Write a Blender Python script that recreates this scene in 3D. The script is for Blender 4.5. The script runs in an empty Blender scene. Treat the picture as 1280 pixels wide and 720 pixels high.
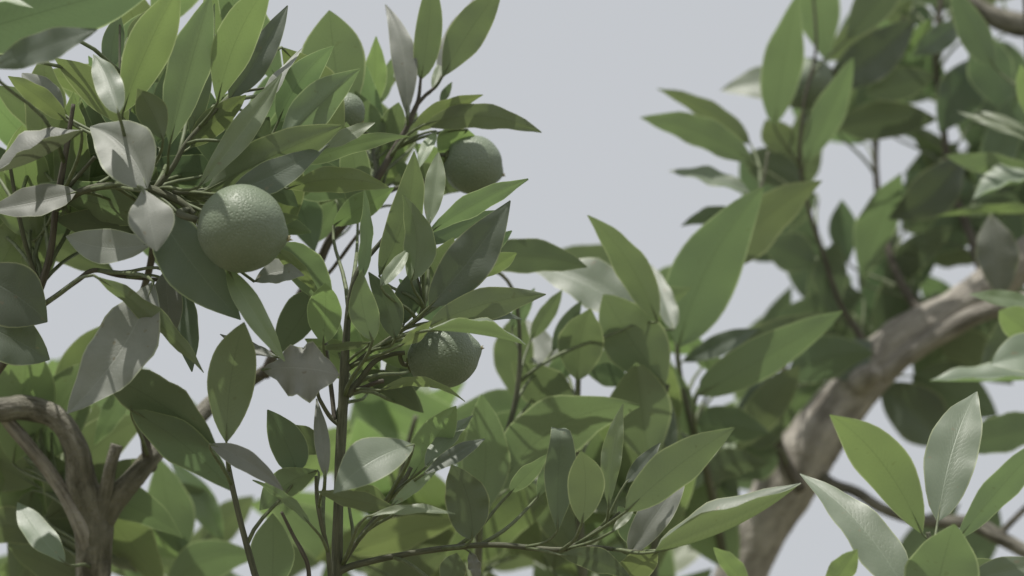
import bpy, bmesh, math, random
from mathutils import Vector, Matrix, noise
R = math.radians
sc = bpy.context.scene

# ------------------------------------------------------------------ camera
FOC, SENS = 85.0, 36.0
F = 1280.0 * FOC / SENS                       # focal length in photo pixels
CAM = Vector((0.0, 0.0, 1.55))
PITCH = R(20)
cam = bpy.data.cameras.new("camera")
co = bpy.data.objects.new("camera", cam)
sc.collection.objects.link(co)
co.location = CAM
co.rotation_euler = (R(90) + PITCH, 0, 0)
cam.lens = FOC
cam.sensor_width = SENS
cam.clip_start = 0.02
cam.clip_end = 2000
cam.dof.use_dof = True
cam.dof.focus_distance = 1.49
cam.dof.aperture_fstop = 5.0
cam.dof.aperture_blades = 9
sc.camera = co
FWD = Vector((0, math.cos(PITCH), math.sin(PITCH)))
RGT = Vector((1, 0, 0))
UPV = Vector((0, -math.sin(PITCH), math.cos(PITCH)))

# ------------------------------------------------------------------ sky and sun
SUN_EL, SUN_AZ = R(69), R(215)                  # azimuth clockwise from +Y
w = bpy.data.worlds.new("World")
sc.world = w
w.use_nodes = True
wn, wl = w.node_tree.nodes, w.node_tree.links
wn.clear()
sky = wn.new("ShaderNodeTexSky")
sky.sky_type = 'NISHITA'
sky.sun_disc = False
sky.sun_elevation = SUN_EL
sky.sun_rotation = SUN_AZ
sky.air_density = 1.0
sky.dust_density = 6.0
bg = wn.new("ShaderNodeBackground")
bg.inputs[1].default_value = 0.10
hz = wn.new("ShaderNodeMix")
hz.data_type = 'RGBA'
hz.inputs[0].default_value = 0.93              # thin bright overcast veil over the blue
hz.inputs[7].default_value = (5.85, 6.05, 6.32, 1)
out = wn.new("ShaderNodeOutputWorld")
wl.new(sky.outputs[0], hz.inputs[6])
wl.new(hz.outputs[2], bg.inputs[0])
wl.new(bg.outputs[0], out.inputs[0])
sl = bpy.data.lights.new("sun", 'SUN')
sl.energy = 3.8
sl.angle = R(0.6)
sl.color = (1.0, 0.965, 0.9)
so = bpy.data.objects.new("sun", sl)
sc.collection.objects.link(so)
sdir = Vector((math.sin(SUN_AZ) * math.cos(SUN_EL), math.cos(SUN_AZ) * math.cos(SUN_EL), math.sin(SUN_EL)))
so.rotation_euler = sdir.to_track_quat('Z', 'Y').to_euler()
so.location = (0, 0, 5)
vs = sc.view_settings
vs.view_transform = 'Standard'
vs.look = 'None'
vs.exposure = 0.0
vs.gamma = 1.0
vs.use_curve_mapping = False
sc.cycles.max_bounces = 8
sc.cycles.transmission_bounces = 6


def P(x, y, d):
    """photo pixel + depth (m) -> world point"""
    return CAM + d * (FWD + RGT * ((x - 640) / F) + UPV * ((360 - y) / F))


def PIX(v):
    q = v - CAM
    d = q.dot(FWD)
    return 640 + F * q.dot(RGT) / d, 360 - F * q.dot(UPV) / d, d


# ------------------------------------------------------------------ materials
def nodes(name):
    m = bpy.data.materials.new(name)
    m.use_nodes = True
    nt = m.node_tree
    nt.nodes.clear()
    return m, nt.nodes, nt.links


def math_n(n, l, op, a, b=None, c=None, clamp=False):
    k = n.new("ShaderNodeMath")
    k.operation = op
    k.use_clamp = clamp
    for i, v in enumerate((a, b, c)):
        if v is None:
            continue
        if isinstance(v, (int, float)):
            k.inputs[i].default_value = v
        else:
            l.new(v, k.inputs[i])
    return k.outputs[0]


def mix_c(n, l, f, a, b, blend='MIX'):
    k = n.new("ShaderNodeMix")
    k.data_type = 'RGBA'
    k.blend_type = blend
    for i, v in ((0, f), (6, a), (7, b)):
        if isinstance(v, (int, float)):
            k.inputs[i].default_value = v
        elif isinstance(v, tuple):
            k.inputs[i].default_value = v if len(v) == 4 else v + (1,)
        else:
            l.new(v, k.inputs[i])
    return k.outputs[2]


def noise_n(n, l, scale, detail=3, rough=0.5, vec=None):
    k = n.new("ShaderNodeTexNoise")
    k.inputs['Scale'].default_value = scale
    k.inputs['Detail'].default_value = detail
    k.inputs['Roughness'].default_value = rough
    if vec is not None:
        l.new(vec, k.inputs['Vector'])
    return k.outputs[0]


def ramp_n(n, l, f, stops):
    k = n.new("ShaderNodeValToRGB")
    e = k.color_ramp.elements
    while len(e) < len(stops):
        e.new(0.5)
    for i, (p, c) in enumerate(stops):
        e[i].position = p
        e[i].color = c if len(c) == 4 else tuple(c) + (1,)
    l.new(f, k.inputs[0])
    return k.outputs[0]


def leaf_material(name, top, under, trans, rough=0.4, spec=0.5, sheen_dry_grey=0.0):
    """two-sided citrus leaf blade: glossy upper face, matt pale lower face, light passing through"""
    m, n, l = nodes(name)
    uv = n.new("ShaderNodeUVMap")
    sep = n.new("ShaderNodeSeparateXYZ")
    l.new(uv.outputs[0], sep.inputs[0])
    u, v = sep.outputs[0], sep.outputs[1]
    av = math_n(n, l, 'ABSOLUTE', v)
    oi = n.new("ShaderNodeObjectInfo")
    rnd = oi.outputs['Random']
    tc = n.new("ShaderNodeTexCoord")
    # midrib
    rib = math_n(n, l, 'SUBTRACT', 1.0, math_n(n, l, 'MULTIPLY', av, 26.0), clamp=True)
    # side veins slanting forward from the midrib
    wob = noise_n(n, l, 6, 2, 0.5, uv.outputs[0])
    ph = math_n(n, l, 'ADD', math_n(n, l, 'MULTIPLY', u, 78.0), math_n(n, l, 'MULTIPLY', av, -15.0))
    ph = math_n(n, l, 'ADD', ph, math_n(n, l, 'MULTIPLY', wob, 9.0))
    vein = math_n(n, l, 'POWER', math_n(n, l, 'ABSOLUTE', math_n(n, l, 'SINE', ph)), 14.0)
    vein = math_n(n, l, 'MULTIPLY', vein, math_n(n, l, 'SUBTRACT', 1.0, av, clamp=True))
    edge = math_n(n, l, 'MULTIPLY', math_n(n, l, 'SUBTRACT', av, 0.93, clamp=True), 14.0, clamp=True)  # paler leaf margin, with bright rim light painted into it as well
    blot = noise_n(n, l, 55, 4, 0.6, tc.outputs['Object'])
    speck = noise_n(n, l, 420, 2, 0.6, tc.outputs['Object'])
    hsv = n.new("ShaderNodeHueSaturation")
    l.new(math_n(n, l, 'ADD', 0.488, math_n(n, l, 'MULTIPLY', rnd, 0.03)), hsv.inputs['Hue'])
    l.new(math_n(n, l, 'ADD', 0.8, math_n(n, l, 'MULTIPLY', rnd, 0.4)), hsv.inputs['Value'])
    ct = mix_c(n, l, math_n(n, l, 'MULTIPLY', blot, 0.55), top, tuple(c * 1.7 for c in top))
    ct = mix_c(n, l, math_n(n, l, 'MULTIPLY', rib, 0.5), ct, tuple(c * 2.2 for c in top))
    ct = mix_c(n, l, math_n(n, l, 'MULTIPLY', vein, 0.25), ct, tuple(c * 1.9 for c in top))
    ct = mix_c(n, l, math_n(n, l, 'MULTIPLY', edge, 0.7), ct, (0.30, 0.33, 0.19))
    if sheen_dry_grey:  # grey mottle: sky sheen painted into leaf tops; dry leaf's own grey
        ct = mix_c(n, l, math_n(n, l, 'MULTIPLY', ramp_n(n, l, blot, [(0.3, (0.4,) * 3), (0.7, (1,) * 3)]), sheen_dry_grey), ct, (0.36, 0.36, 0.33))
    spots = ramp_n(n, l, noise_n(n, l, 210, 1, 0.4, tc.outputs['Object']), [(0.73, (0,) * 3), (0.77, (0.75,) * 3)])
    ct = mix_c(n, l, spots, ct, (0.16, 0.14, 0.10))
    l.new(ct, hsv.inputs['Color'])
    bump = n.new("ShaderNodeBump")
    bump.inputs['Strength'].default_value = 0.2
    bump.inputs['Distance'].default_value = 0.0012
    hgt = math_n(n, l, 'ADD', math_n(n, l, 'MULTIPLY', vein, -0.35), math_n(n, l, 'MULTIPLY', blot, 0.45))
    hgt = math_n(n, l, 'ADD', hgt, math_n(n, l, 'MULTIPLY', rib, -0.9))
    hgt = math_n(n, l, 'ADD', hgt, math_n(n, l, 'MULTIPLY', speck, 0.10))
    l.new(hgt, bump.inputs['Height'])
    pt = n.new("ShaderNodeBsdfPrincipled")
    l.new(hsv.outputs[0], pt.inputs['Base Color'])
    l.new(math_n(n, l, 'ADD', rough - 0.06, math_n(n, l, 'MULTIPLY', blot, 0.14)), pt.inputs['Roughness'])
    pt.inputs['Specular IOR Level'].default_value = spec
    l.new(bump.outputs[0], pt.inputs['Normal'])
    hs2 = n.new("ShaderNodeHueSaturation")
    l.new(math_n(n, l, 'ADD', 0.488, math_n(n, l, 'MULTIPLY', rnd, 0.03)), hs2.inputs['Hue'])
    l.new(math_n(n, l, 'ADD', 0.85, math_n(n, l, 'MULTIPLY', rnd, 0.3)), hs2.inputs['Value'])
    cu = mix_c(n, l, math_n(n, l, 'MULTIPLY', blot, 0.4), under, tuple(c * 1.25 for c in under))
    cu = mix_c(n, l, math_n(n, l, 'MULTIPLY', rib, 0.35), cu, tuple(c * 0.7 for c in under))
    cu = mix_c(n, l, math_n(n, l, 'MULTIPLY', vein, 0.12), cu, tuple(c * 0.8 for c in under))
    cu = mix_c(n, l, math_n(n, l, 'MULTIPLY', edge, 0.7), cu, (0.32, 0.36, 0.2))
    cu = mix_c(n, l, math_n(n, l, 'MULTIPLY', spots, 0.6), cu, (0.12, 0.11, 0.07))
    l.new(cu, hs2.inputs['Color'])
    pu = n.new("ShaderNodeBsdfPrincipled")
    l.new(hs2.outputs[0], pu.inputs['Base Color'])
    pu.inputs['Roughness'].default_value = 0.62
    pu.inputs['Specular IOR Level'].default_value = 0.3
    l.new(bump.outputs[0], pu.inputs['Normal'])
    geo = n.new("ShaderNodeNewGeometry")
    side = n.new("ShaderNodeMixShader")
    l.new(geo.outputs['Backfacing'], side.inputs[0])
    l.new(pt.outputs[0], side.inputs[1])
    l.new(pu.outputs[0], side.inputs[2])
    tr = n.new("ShaderNodeBsdfTranslucent")
    ctr = mix_c(n, l, math_n(n, l, 'MULTIPLY', blot, 0.5), trans, tuple(c * 0.7 for c in trans))
    ctr = mix_c(n, l, math_n(n, l, 'MULTIPLY', rib, 0.5), ctr, tuple(c * 0.55 for c in trans))
    ctr = mix_c(n, l, math_n(n, l, 'MULTIPLY', vein, 0.3), ctr, tuple(c * 0.6 for c in trans))
    ctr = mix_c(n, l, math_n(n, l, 'MULTIPLY', edge, 0.8), ctr, (0.26, 0.30, 0.15))
    hs3 = n.new("ShaderNodeHueSaturation")
    l.new(math_n(n, l, 'ADD', 0.488, math_n(n, l, 'MULTIPLY', rnd, 0.03)), hs3.inputs['Hue'])
    l.new(math_n(n, l, 'ADD', 0.8, math_n(n, l, 'MULTIPLY', rnd, 0.4)), hs3.inputs['Value'])
    l.new(ctr, hs3.inputs['Color'])
    l.new(hs3.outputs[0], tr.inputs[0])
    add = n.new("ShaderNodeAddShader")
    l.new(side.outputs[0], add.inputs[0])
    l.new(tr.outputs[0], add.inputs[1])
    o = n.new("ShaderNodeOutputMaterial")
    l.new(add.outputs[0], o.inputs[0])
    return m


def bark_material(name, dark, light, sx=30.0, bump_d=0.003, green=None):
    m, n, l = nodes(name)
    tc = n.new("ShaderNodeTexCoord")
    uv = n.new("ShaderNodeUVMap")
    mp = n.new("ShaderNodeMapping")
    mp.inputs['Scale'].default_value = (sx * 0.35, 3.0, 1)     # u metres along, v around
    l.new(uv.outputs[0], mp.inputs[0])
    fis = noise_n(n, l, 3.0, 6, 0.65, mp.outputs[0])
    big = noise_n(n, l, 22, 4, 0.6, tc.outputs['Object'])
    fine = noise_n(n, l, 260, 4, 0.65, tc.outputs['Object'])
    f = math_n(n, l, 'ADD', math_n(n, l, 'MULTIPLY', fis, 0.6), math_n(n, l, 'MULTIPLY', big, 0.4))
    c = ramp_n(n, l, f, [(0.41, dark), (0.5, tuple((a + b) / 2 for a, b in zip(dark, light))), (0.60, light)])
    if green:
        c = mix_c(n, l, ramp_n(n, l, noise_n(n, l, 14, 3, 0.6, tc.outputs['Object']), [(0.45, (0,) * 3), (0.65, (0.7,) * 3)]), c, green)
    c = mix_c(n, l, math_n(n, l, 'MULTIPLY', fine, 0.22), c, tuple(x * 0.6 for x in dark))
    b = n.new("ShaderNodeBump")
    b.inputs['Strength'].default_value = 1.0
    b.inputs['Distance'].default_value = bump_d
    l.new(math_n(n, l, 'ADD', f, math_n(n, l, 'MULTIPLY', fine, 0.35)), b.inputs['Height'])
    p = n.new("ShaderNodeBsdfPrincipled")
    l.new(c, p.inputs['Base Color'])
    p.inputs['Roughness'].default_value = 0.85
    p.inputs['Specular IOR Level'].default_value = 0.2
    l.new(b.outputs[0], p.inputs['Normal'])
    o = n.new("ShaderNodeOutputMaterial")
    l.new(p.outputs[0], o.inputs[0])
    return m


def peel_material():
    m, n, l = nodes("green_citrus_peel")
    tc = n.new("ShaderNodeTexCoord")
    vo = n.new("ShaderNodeTexVoronoi")
    vo.inputs['Scale'].default_value = 620
    l.new(tc.outputs['Object'], vo.inputs['Vector'])
    pit = ramp_n(n, l, vo.outputs['Distance'], [(0.0, (0,) * 3), (0.55, (1,) * 3)])
    big = noise_n(n, l, 40, 4, 0.6, tc.outputs['Object'])
    fine = noise_n(n, l, 900, 2, 0.5, tc.outputs['Object'])
    c = ramp_n(n, l, big, [(0.3, (0.158, 0.200, 0.132)), (0.7, (0.198, 0.242, 0.168))])
    c = mix_c(n, l, math_n(n, l, 'MULTIPLY', math_n(n, l, 'SUBTRACT', 1.0, pit), 0.35), c, (0.27, 0.31, 0.22))
    c = mix_c(n, l, math_n(n, l, 'MULTIPLY', fine, 0.2), c, (0.29, 0.32, 0.24))
    b = n.new("ShaderNodeBump")
    b.inputs['Strength'].default_value = 0.55
    b.inputs['Distance'].default_value = 0.0006
    l.new(math_n(n, l, 'ADD', pit, math_n(n, l, 'MULTIPLY', big, 0.7)), b.inputs['Height'])
    p = n.new("ShaderNodeBsdfPrincipled")
    l.new(c, p.inputs['Base Color'])
    p.inputs['Roughness'].default_value = 0.46
    p.inputs['Specular IOR Level'].default_value = 0.5
    l.new(b.outputs[0], p.inputs['Normal'])
    o = n.new("ShaderNodeOutputMaterial")
    l.new(p.outputs[0], o.inputs[0])
    return m


def plain(name, col, rough=0.7, spot=None):
    m, n, l = nodes(name)
    tc = n.new("ShaderNodeTexCoord")
    f = noise_n(n, l, 180, 4, 0.6, tc.outputs['Object'])
    c = ramp_n(n, l, f, [(0.3, tuple(x * 0.7 for x in col)), (0.7, spot or tuple(x * 1.25 for x in col))])
    p = n.new("ShaderNodeBsdfPrincipled")
    l.new(c, p.inputs['Base Color'])
    p.inputs['Roughness'].default_value = rough
    o = n.new("ShaderNodeOutputMaterial")
    l.new(p.outputs[0], o.inputs[0])
    return m


M_LEAF = leaf_material("citrus_leaf", (0.110, 0.132, 0.096), (0.165, 0.194, 0.136), (0.082, 0.116, 0.042), rough=0.47, spec=0.6)
M_BRIGHT = leaf_material("bright_citrus_leaf", (0.140, 0.165, 0.110), (0.176, 0.208, 0.136), (0.116, 0.163, 0.048), rough=0.48, spec=0.6)  # brighter colours than the plain leaf, stronger translucency
M_SHEEN = leaf_material("grey_sheen_citrus_leaf", (0.120, 0.130, 0.110), (0.150, 0.160, 0.124), (0.045, 0.058, 0.028), rough=0.52, spec=0.5, sheen_dry_grey=0.35)  # glossy sky sheen of the upper face put into the colour as grey
M_DARK = leaf_material("shaded_dark_citrus_leaf", (0.086, 0.102, 0.080), (0.134, 0.162, 0.114), (0.057, 0.083, 0.035), rough=0.5, spec=0.45)  # darker copy of the plain leaf, shade put into its colours
M_DRY = leaf_material("dry_grey_leaf", (0.15, 0.158, 0.135), (0.2, 0.2, 0.17), (0.05, 0.05, 0.03), rough=0.6, sheen_dry_grey=0.4)
M_STEM = plain("green_petiole", (0.155, 0.185, 0.098), 0.6)
M_TWIG = bark_material("green_brown_twig_bark", (0.105, 0.112, 0.078), (0.200, 0.205, 0.145), 60, 0.0008)
M_BROWN = bark_material("brown_twig_bark", (0.100, 0.090, 0.076), (0.205, 0.188, 0.158), 60, 0.0012)
M_BARK = bark_material("grey_citrus_bark", (0.122, 0.116, 0.094), (0.50, 0.475, 0.405), 40, 0.010, green=(0.17, 0.165, 0.11))
M_LIMB = bark_material("tan_citrus_bark", (0.235, 0.215, 0.185), (0.60, 0.56, 0.495), 26, 0.008)
M_PEEL = peel_material()
M_CALYX = plain("calyx", (0.15, 0.17, 0.08), 0.7)
M_SCAR = plain("pale_tip_scar", (0.33, 0.30, 0.17), 0.6)
LM = {'u': M_LEAF, 'y': M_BRIGHT, 'k': M_DARK, 't': M_LEAF, 'g': M_SHEEN, 's': M_LEAF, 'd': M_DARK, 'x': M_DRY, 'p': M_BRIGHT}
COL = sc.collection


def link(name, me, mat=None, parent=None):
    o = bpy.data.objects.new(name, me)
    COL.objects.link(o)
    if mat is not None:
        for mm in (mat if isinstance(mat, (list, tuple)) else [mat]):
            me.materials.append(mm)
    if parent is not None:
        o.parent = parent
        if parent.type == 'EMPTY':
            o.matrix_parent_inverse = Matrix.Translation(-parent.location)
    return o


# ------------------------------------------------------------------ ground
def ground_material():
    m, n, l = nodes("orchard_soil_and_grass")
    tc = n.new("ShaderNodeTexCoord")
    a = noise_n(n, l, 0.7, 6, 0.65, tc.outputs['Object'])
    b = noise_n(n, l, 24, 5, 0.7, tc.outputs['Object'])
    c = ramp_n(n, l, a, [(0.40, (0.16, 0.18, 0.08)), (0.52, (0.24, 0.23, 0.14)), (0.62, (0.36, 0.31, 0.23))])
    c = mix_c(n, l, math_n(n, l, 'MULTIPLY', b, 0.6), c, (0.14, 0.13, 0.08))
    bp = n.new("ShaderNodeBump")
    bp.inputs['Distance'].default_value = 0.05
    l.new(b, bp.inputs['Height'])
    p = n.new("ShaderNodeBsdfPrincipled")
    p.inputs['Roughness'].default_value = 0.95
    l.new(c, p.inputs['Base Color'])
    l.new(bp.outputs[0], p.inputs['Normal'])
    o = n.new("ShaderNodeOutputMaterial")
    l.new(p.outputs[0], o.inputs[0])
    return m


bm = bmesh.new()
bmesh.ops.create_grid(bm, x_segments=60, y_segments=60, size=600)
for v in bm.verts:
    r = v.co.xy.length
    v.co.z = 0.0 if r < 25 else noise.noise(v.co * 0.02) * min(1.0, (r - 25) / 100)
me = bpy.data.meshes.new("ground")
bm.to_mesh(me)
bm.free()
g = link("ground", me, ground_material())
g["kind"] = "structure"
g["label"] = "orchard ground of soil and short grass under the citrus trees"

# ------------------------------------------------------------------ tubes
rng = random.Random(7)


def catmull(pts, n=6):
    res = []
    for i in range(len(pts) - 1):
        p0 = pts[max(i - 1, 0)]
        p1, p2 = pts[i], pts[i + 1]
        p3 = pts[min(i + 2, len(pts) - 1)]
        for k in range(n):
            t = k / n
            q = []
            for a, b, c, d in zip(p0, p1, p2, p3):
                q.append(0.5 * (2 * b + (c - a) * t + (2 * a - 5 * b + 4 * c - d) * t * t + (3 * b - a - 3 * c + d) * t ** 3))
            res.append(tuple(q))
    res.append(tuple(pts[-1]))
    return res


def tube_into(bm, pts, seg=8, lump=0.0, cap=True, mat_i=0, knots=0.0):
    """pts: (x, y, z, r) in world space"""
    uvl = bm.loops.layers.uv.verify()
    rings = []
    prev = None
    s = 0.0
    for i, p in enumerate(pts):
        c = Vector(p[:3])
        if i:
            s += (c - Vector(pts[i - 1][:3])).length
        t = (Vector(pts[min(i + 1, len(pts) - 1)][:3]) - Vector(pts[max(i - 1, 0)][:3])).normalized()
        ref = prev if prev is not None else (Vector((0, 0, 1)) if abs(t.z) < 0.9 else Vector((1, 0, 0)))
        a = (ref - t * ref.dot(t)).normalized()
        prev = a
        b = t.cross(a)
        ring = []
        for k in range(seg):
            th = 2 * math.pi * k / seg
            dirv = a * math.cos(th) + b * math.sin(th)
            r = p[3]
            if lump:
                q = c + dirv * r
                r *= 1 + lump * (noise.noise(q * 28) + 0.6 * noise.noise(q * 75) + 0.35 * noise.noise(q * 190)) + knots * max(0, noise.noise(q * 14 + Vector((3, 1, 7))) - 0.25)
            ring.append((bm.verts.new(c + dirv * r), s, k / seg))
        rings.append(ring)
    for i in range(len(rings) - 1):
        for k in range(seg):
            q = [rings[i][k], rings[i][(k + 1) % seg], rings[i + 1][(k + 1) % seg], rings[i + 1][k]]
            f = bm.faces.new([x[0] for x in q])
            f.smooth = True
            f.material_index = mat_i
            for lp, x, kk in zip(f.loops, q, (k, k + 1, k + 1, k)):
                lp[uvl].uv = (x[1], kk / seg)
    if cap:
        for ring, rev in ((rings[0], True), (rings[-1], False)):
            vs_ = [x[0] for x in ring]
            try:
                f = bm.faces.new(vs_[::-1] if rev else vs_)
                f.material_index = mat_i
            except ValueError:
                pass


class Branch:
    pass


BR = {}


def branch(tree, key, name, px, mat, seg=8, lump=0.03, knots=0.0, world=(), n=6):
    """px: (x, y, depth m, width px) photo points from root to tip; world: (x,y,z,r) points put before them"""
    pts = list(world)
    for x, y, d, wpx in px:
        v = P(x, y, d)
        pts.append((v.x, v.y, v.z, 0.5 * wpx * d / F))
    even = [pts[0]]
    for q in pts[1:]:                          # long runs are cut up so the curve cannot overshoot
        p = even[-1]
        m = int((Vector(q[:3]) - Vector(p[:3])).length / 0.07)
        for i in range(1, m):
            even.append(tuple(a + (c - a) * i / m for a, c in zip(p, q)))
        even.append(q)
    pts = catmull(even, n)
    bm = bmesh.new()
    tube_into(bm, pts, seg, lump, knots=knots)
    me = bpy.data.meshes.new(name)
    bm.to_mesh(me)
    bm.free()
    o = link(name, me, mat, tree)
    b = Branch()
    b.obj, b.pts = o, pts
    b.pix = [PIX(Vector(p[:3])) for p in pts]
    BR[key] = b
    return b


def tree(name, loc, label):
    e = bpy.data.objects.new(name, None)
    COL.objects.link(e)
    e.location = loc
    e.empty_display_size = 0.1
    e["label"] = label
    e["category"] = "citrus tree"
    e["group"] = "citrus trees"
    return e


# ------------------------------------------------------------------ leaves
NT, NV = 14, 4


def prof(t, pk):
    """half width of the blade, 0..1, widest at pk, drawn-out tip"""
    e = math.log(0.5) / math.log(pk)
    x = t ** e
    s = math.sin(math.pi * x)
    return max(0.0, s) ** 0.82 * (1 - 0.18 * t ** 3)


ALPHA = {'u': -28, 'y': -32, 'k': -18, 't': 28, 'g': 22, 's': 52, 'd': 0, 'x': 25, 'p': 45}
TOPSEEN = set('tgsdxp')
ALL_LEAVES = []


def leaf(key, bx, by, tx, ty, wpx, face='u', z=0.0, a=None, b=None, bow=0.0, fold=None, arch=None, wav=None,
         pk=None, curl=0.0, far=None, mat=None, name="leaf", boat=False):
    """key: branch; base px, tip px, apparent width px; z: cm behind (+) or in front of (-) the branch"""
    B = BR[key]
    r = random.Random(hash((round(bx), round(by), round(tx), round(ty))) & 0xffff)
    # nearest point on the branch as seen here: gives the distance
    best = min(range(len(B.pix)), key=lambda i: (B.pix[i][0] - bx) ** 2 + (B.pix[i][1] - by) ** 2)
    at = Vector(B.pts[best][:3])
    d = B.pix[best][2] + z * 0.01
    base = P(bx, by, d)
    al = R((ALPHA[face] if a is None else a) + (r.uniform(-8, 8) if a is None else 0))
    be = R(r.uniform(-12, 12) if b is None else b)
    fold = R(r.uniform(6, 20) if fold is None else fold)
    arch = r.uniform(0.02, 0.11) if arch is None else arch
    wav = r.uniform(0.01, 0.03) if wav is None else wav
    pk = r.uniform(0.38, 0.53) if pk is None else pk
    sA, sB = math.sin(al), math.sin(be)
    n = (-FWD * math.cos(al) + UPV * sA + RGT * sB).normalized()
    s = d / F
    img = RGT * ((tx - bx) * s) + UPV * (-(ty - by) * s)
    den = max(0.25, -FWD.dot(n))
    delta = img.dot(n) / den
    Lp = img.length
    delta = max(-1.1 * Lp, min(1.1 * Lp, delta))
    if boat:                                   # folded along the midrib, seen from the side
        delta = 0.0
        pu = FWD.cross(img.normalized())
        if pu.dot(UPV) < 0:
            pu = -pu
        n = -FWD * math.cos(al) + pu * sA
    A = img + FWD * delta
    L = A.length
    Ah = A / L
    n = (n - Ah * n.dot(Ah)).normalized()
    S = n.cross(Ah).normalized()
    perp = FWD.cross(img.normalized())
    if S.dot(perp) < 0:
        S = -S
    pr = max(0.35, abs(S.dot(perp)))
    W = min(wpx * s / (pr * max(0.5, math.cos(fold))), 0.75 * L + 0.004)
    top = n if face in TOPSEEN else -n
    # bow: positive pushes the midrib to the right-hand side of travel as seen
    dxi, dyi = tx - bx, ty - by
    ln = math.hypot(dxi, dyi) or 1
    bowv = (RGT * (-dyi / ln) + UPV * (-dxi / ln)) * bow * s
    ph1, ph2, ph3 = r.uniform(0, 6.28), r.uniform(0, 6.28), r.uniform(0, 6.28)
    fr = r.uniform(2.2, 3.6)
    bm = bmesh.new()
    uvl = bm.loops.layers.uv.verify()
    grid = []
    twist = R(r.uniform(-22, 22))
    asym = r.uniform(-0.08, 0.08)
    curl_r = R(curl)
    for i in range(NT + 1):
        t = i / NT
        c = base + A * t + bowv * (4 * t * (1 - t)) + top * (arch * L * 2.6 * t * (1 - t) - 0.35 * arch * L * t ** 3)
        tdir = Ah
        nt_ = top
        if curl and t > 0.72:
            q = (t - 0.72) / 0.28
            ang = curl_r * q
            c0 = base + A * 0.72 + bowv * (4 * 0.72 * 0.28) + top * (arch * L * 2.6 * 0.72 * 0.28)
            rad = 0.28 * L / curl_r
            c = c0 + Ah * (rad * math.sin(ang)) - top * (rad * (1 - math.cos(ang)))
            nt_ = top * math.cos(ang) + Ah * math.sin(ang)
        h = 0.5 * W * prof(t, pk) * (1 + 0.05 * math.sin(7 * t + ph3))
        h = max(h, 0.00035)
        row = []
        tw = twist * (t - 0.4)
        S_, N_ = S * math.cos(tw) + nt_ * math.sin(tw), nt_ * math.cos(tw) - S * math.sin(tw)
        for j in range(-NV, NV + 1):
            v = j / NV
            av = abs(v)
            ff = fold * (1 - 0.45 * av)
            hh = h * (1 + asym * (1 if v > 0 else -1))
            off = S_ * (v * hh * math.cos(ff)) + N_ * (av * hh * math.sin(ff))
            wv = wav * L * av * av * math.sin(2 * math.pi * fr * t + (ph1 if v > 0 else ph2)) * math.sin(math.pi * t)
            wv += 0.012 * L * av * noise.noise(Vector((bx * 0.1 + t * 5, v * 1.5, tx * 0.1)))
            row.append((bm.verts.new(c + off + nt_ * wv), t, v))
        grid.append(row)
    tri_flip = (S.cross(Ah)).dot(top) < 0
    for i in range(NT):
        for j in range(2 * NV):
            q = [grid[i][j], grid[i][j + 1], grid[i + 1][j + 1], grid[i + 1][j]]
            if tri_flip:
                q = q[::-1]
            f = bm.faces.new([x[0] for x in q])
            f.smooth = True
            for lp, x in zip(f.loops, q):
                lp[uvl].uv = (x[1], x[2])
    # petiole: leaves the branch a little nearer its root and rises to the blade
    want = min(0.8 * (base - at).length, 0.035)
    k = best
    while k > 0 and want > 0:
        want -= (Vector(B.pts[k][:3]) - Vector(B.pts[k - 1][:3])).length
        k -= 1
    at = Vector(B.pts[k][:3])
    pd = base - at
    dist = pd.length
    rp = 0.0007 + 0.0004 * min(1, dist / 0.06)
    bd = (Vector(B.pts[min(k + 1, len(B.pts) - 1)][:3]) - Vector(B.pts[max(k - 1, 0)][:3])).normalized()
    c1 = at + pd * 0.3 + bd * 0.15 * dist
    c2 = base - pd * 0.3 - Ah * min(0.006, 0.2 * dist)
    pp = []
    for i in range(7):
        t = i / 6
        q = at * (1 - t) ** 3 + c1 * (3 * t * (1 - t) ** 2) + c2 * (3 * t * t * (1 - t)) + base * t ** 3
        pp.append((q.x, q.y, q.z, rp * (1.3 - 0.45 * t)))
    for i in (1, 2):
        q = grid[i][NV][0].co - top * 0.0002
        pp.append((q.x, q.y, q.z, rp * (0.55 if i == 1 else 0.1)))
    tube_into(bm, pp, 6, 0.0, mat_i=1)
    me = bpy.data.meshes.new(name)
    bm.to_mesh(me)
    bm.free()
    o = link(name, me, [mat or LM[face], M_STEM], B.obj)
    ALL_LEAVES.append((o, key))
    return o


#LEAFDATA
# ------------------------------------------------------------------ the two trees and their branches
TA = tree("citrus_tree", (-0.30, 1.75, 0), "citrus tree with forked grey trunk and long green leafy shoots bearing round green fruit")
TB = tree("citrus_tree", (0.16, 2.35, 0), "citrus tree with thick tan leaning limb and dense dark green crown")

WA = [(-0.30, 1.75, -0.05, 0.062), (-0.31, 1.74, 0.25, 0.05), (-0.29, 1.70, 0.8, 0.043), (-0.275, 1.66, 1.3, 0.036)]
branch(TA, 'F', "trunk", [(113, 775, 1.66, 50), (116, 700, 1.65, 46), (117, 650, 1.65, 50), (104, 608, 1.645, 38), (95, 560, 1.64, 31),
                          (72, 523, 1.64, 29), (36, 509, 1.64, 30), (0, 512, 1.63, 30), (-50, 520, 1.63, 28)], M_BARK, 18, 0.12, 0.5, WA, 8)
branch(TA, 'F2', "limb", [(118, 668, 1.65, 34), (140, 628, 1.65, 34), (164, 601, 1.65, 27), (196, 564, 1.66, 24), (238, 530, 1.68, 23), (268, 502, 1.70, 22), (300, 484, 1.71, 17), (335, 462, 1.70, 15)], M_BARK, 14, 0.12, 0.4)
branch(TA, 'F3', "cut_stub", [(124, 650, 1.645, 20), (134, 605, 1.64, 18), (139, 580, 1.635, 16), (146, 556, 1.635, 17)], M_BARK, 12, 0.12)
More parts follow.
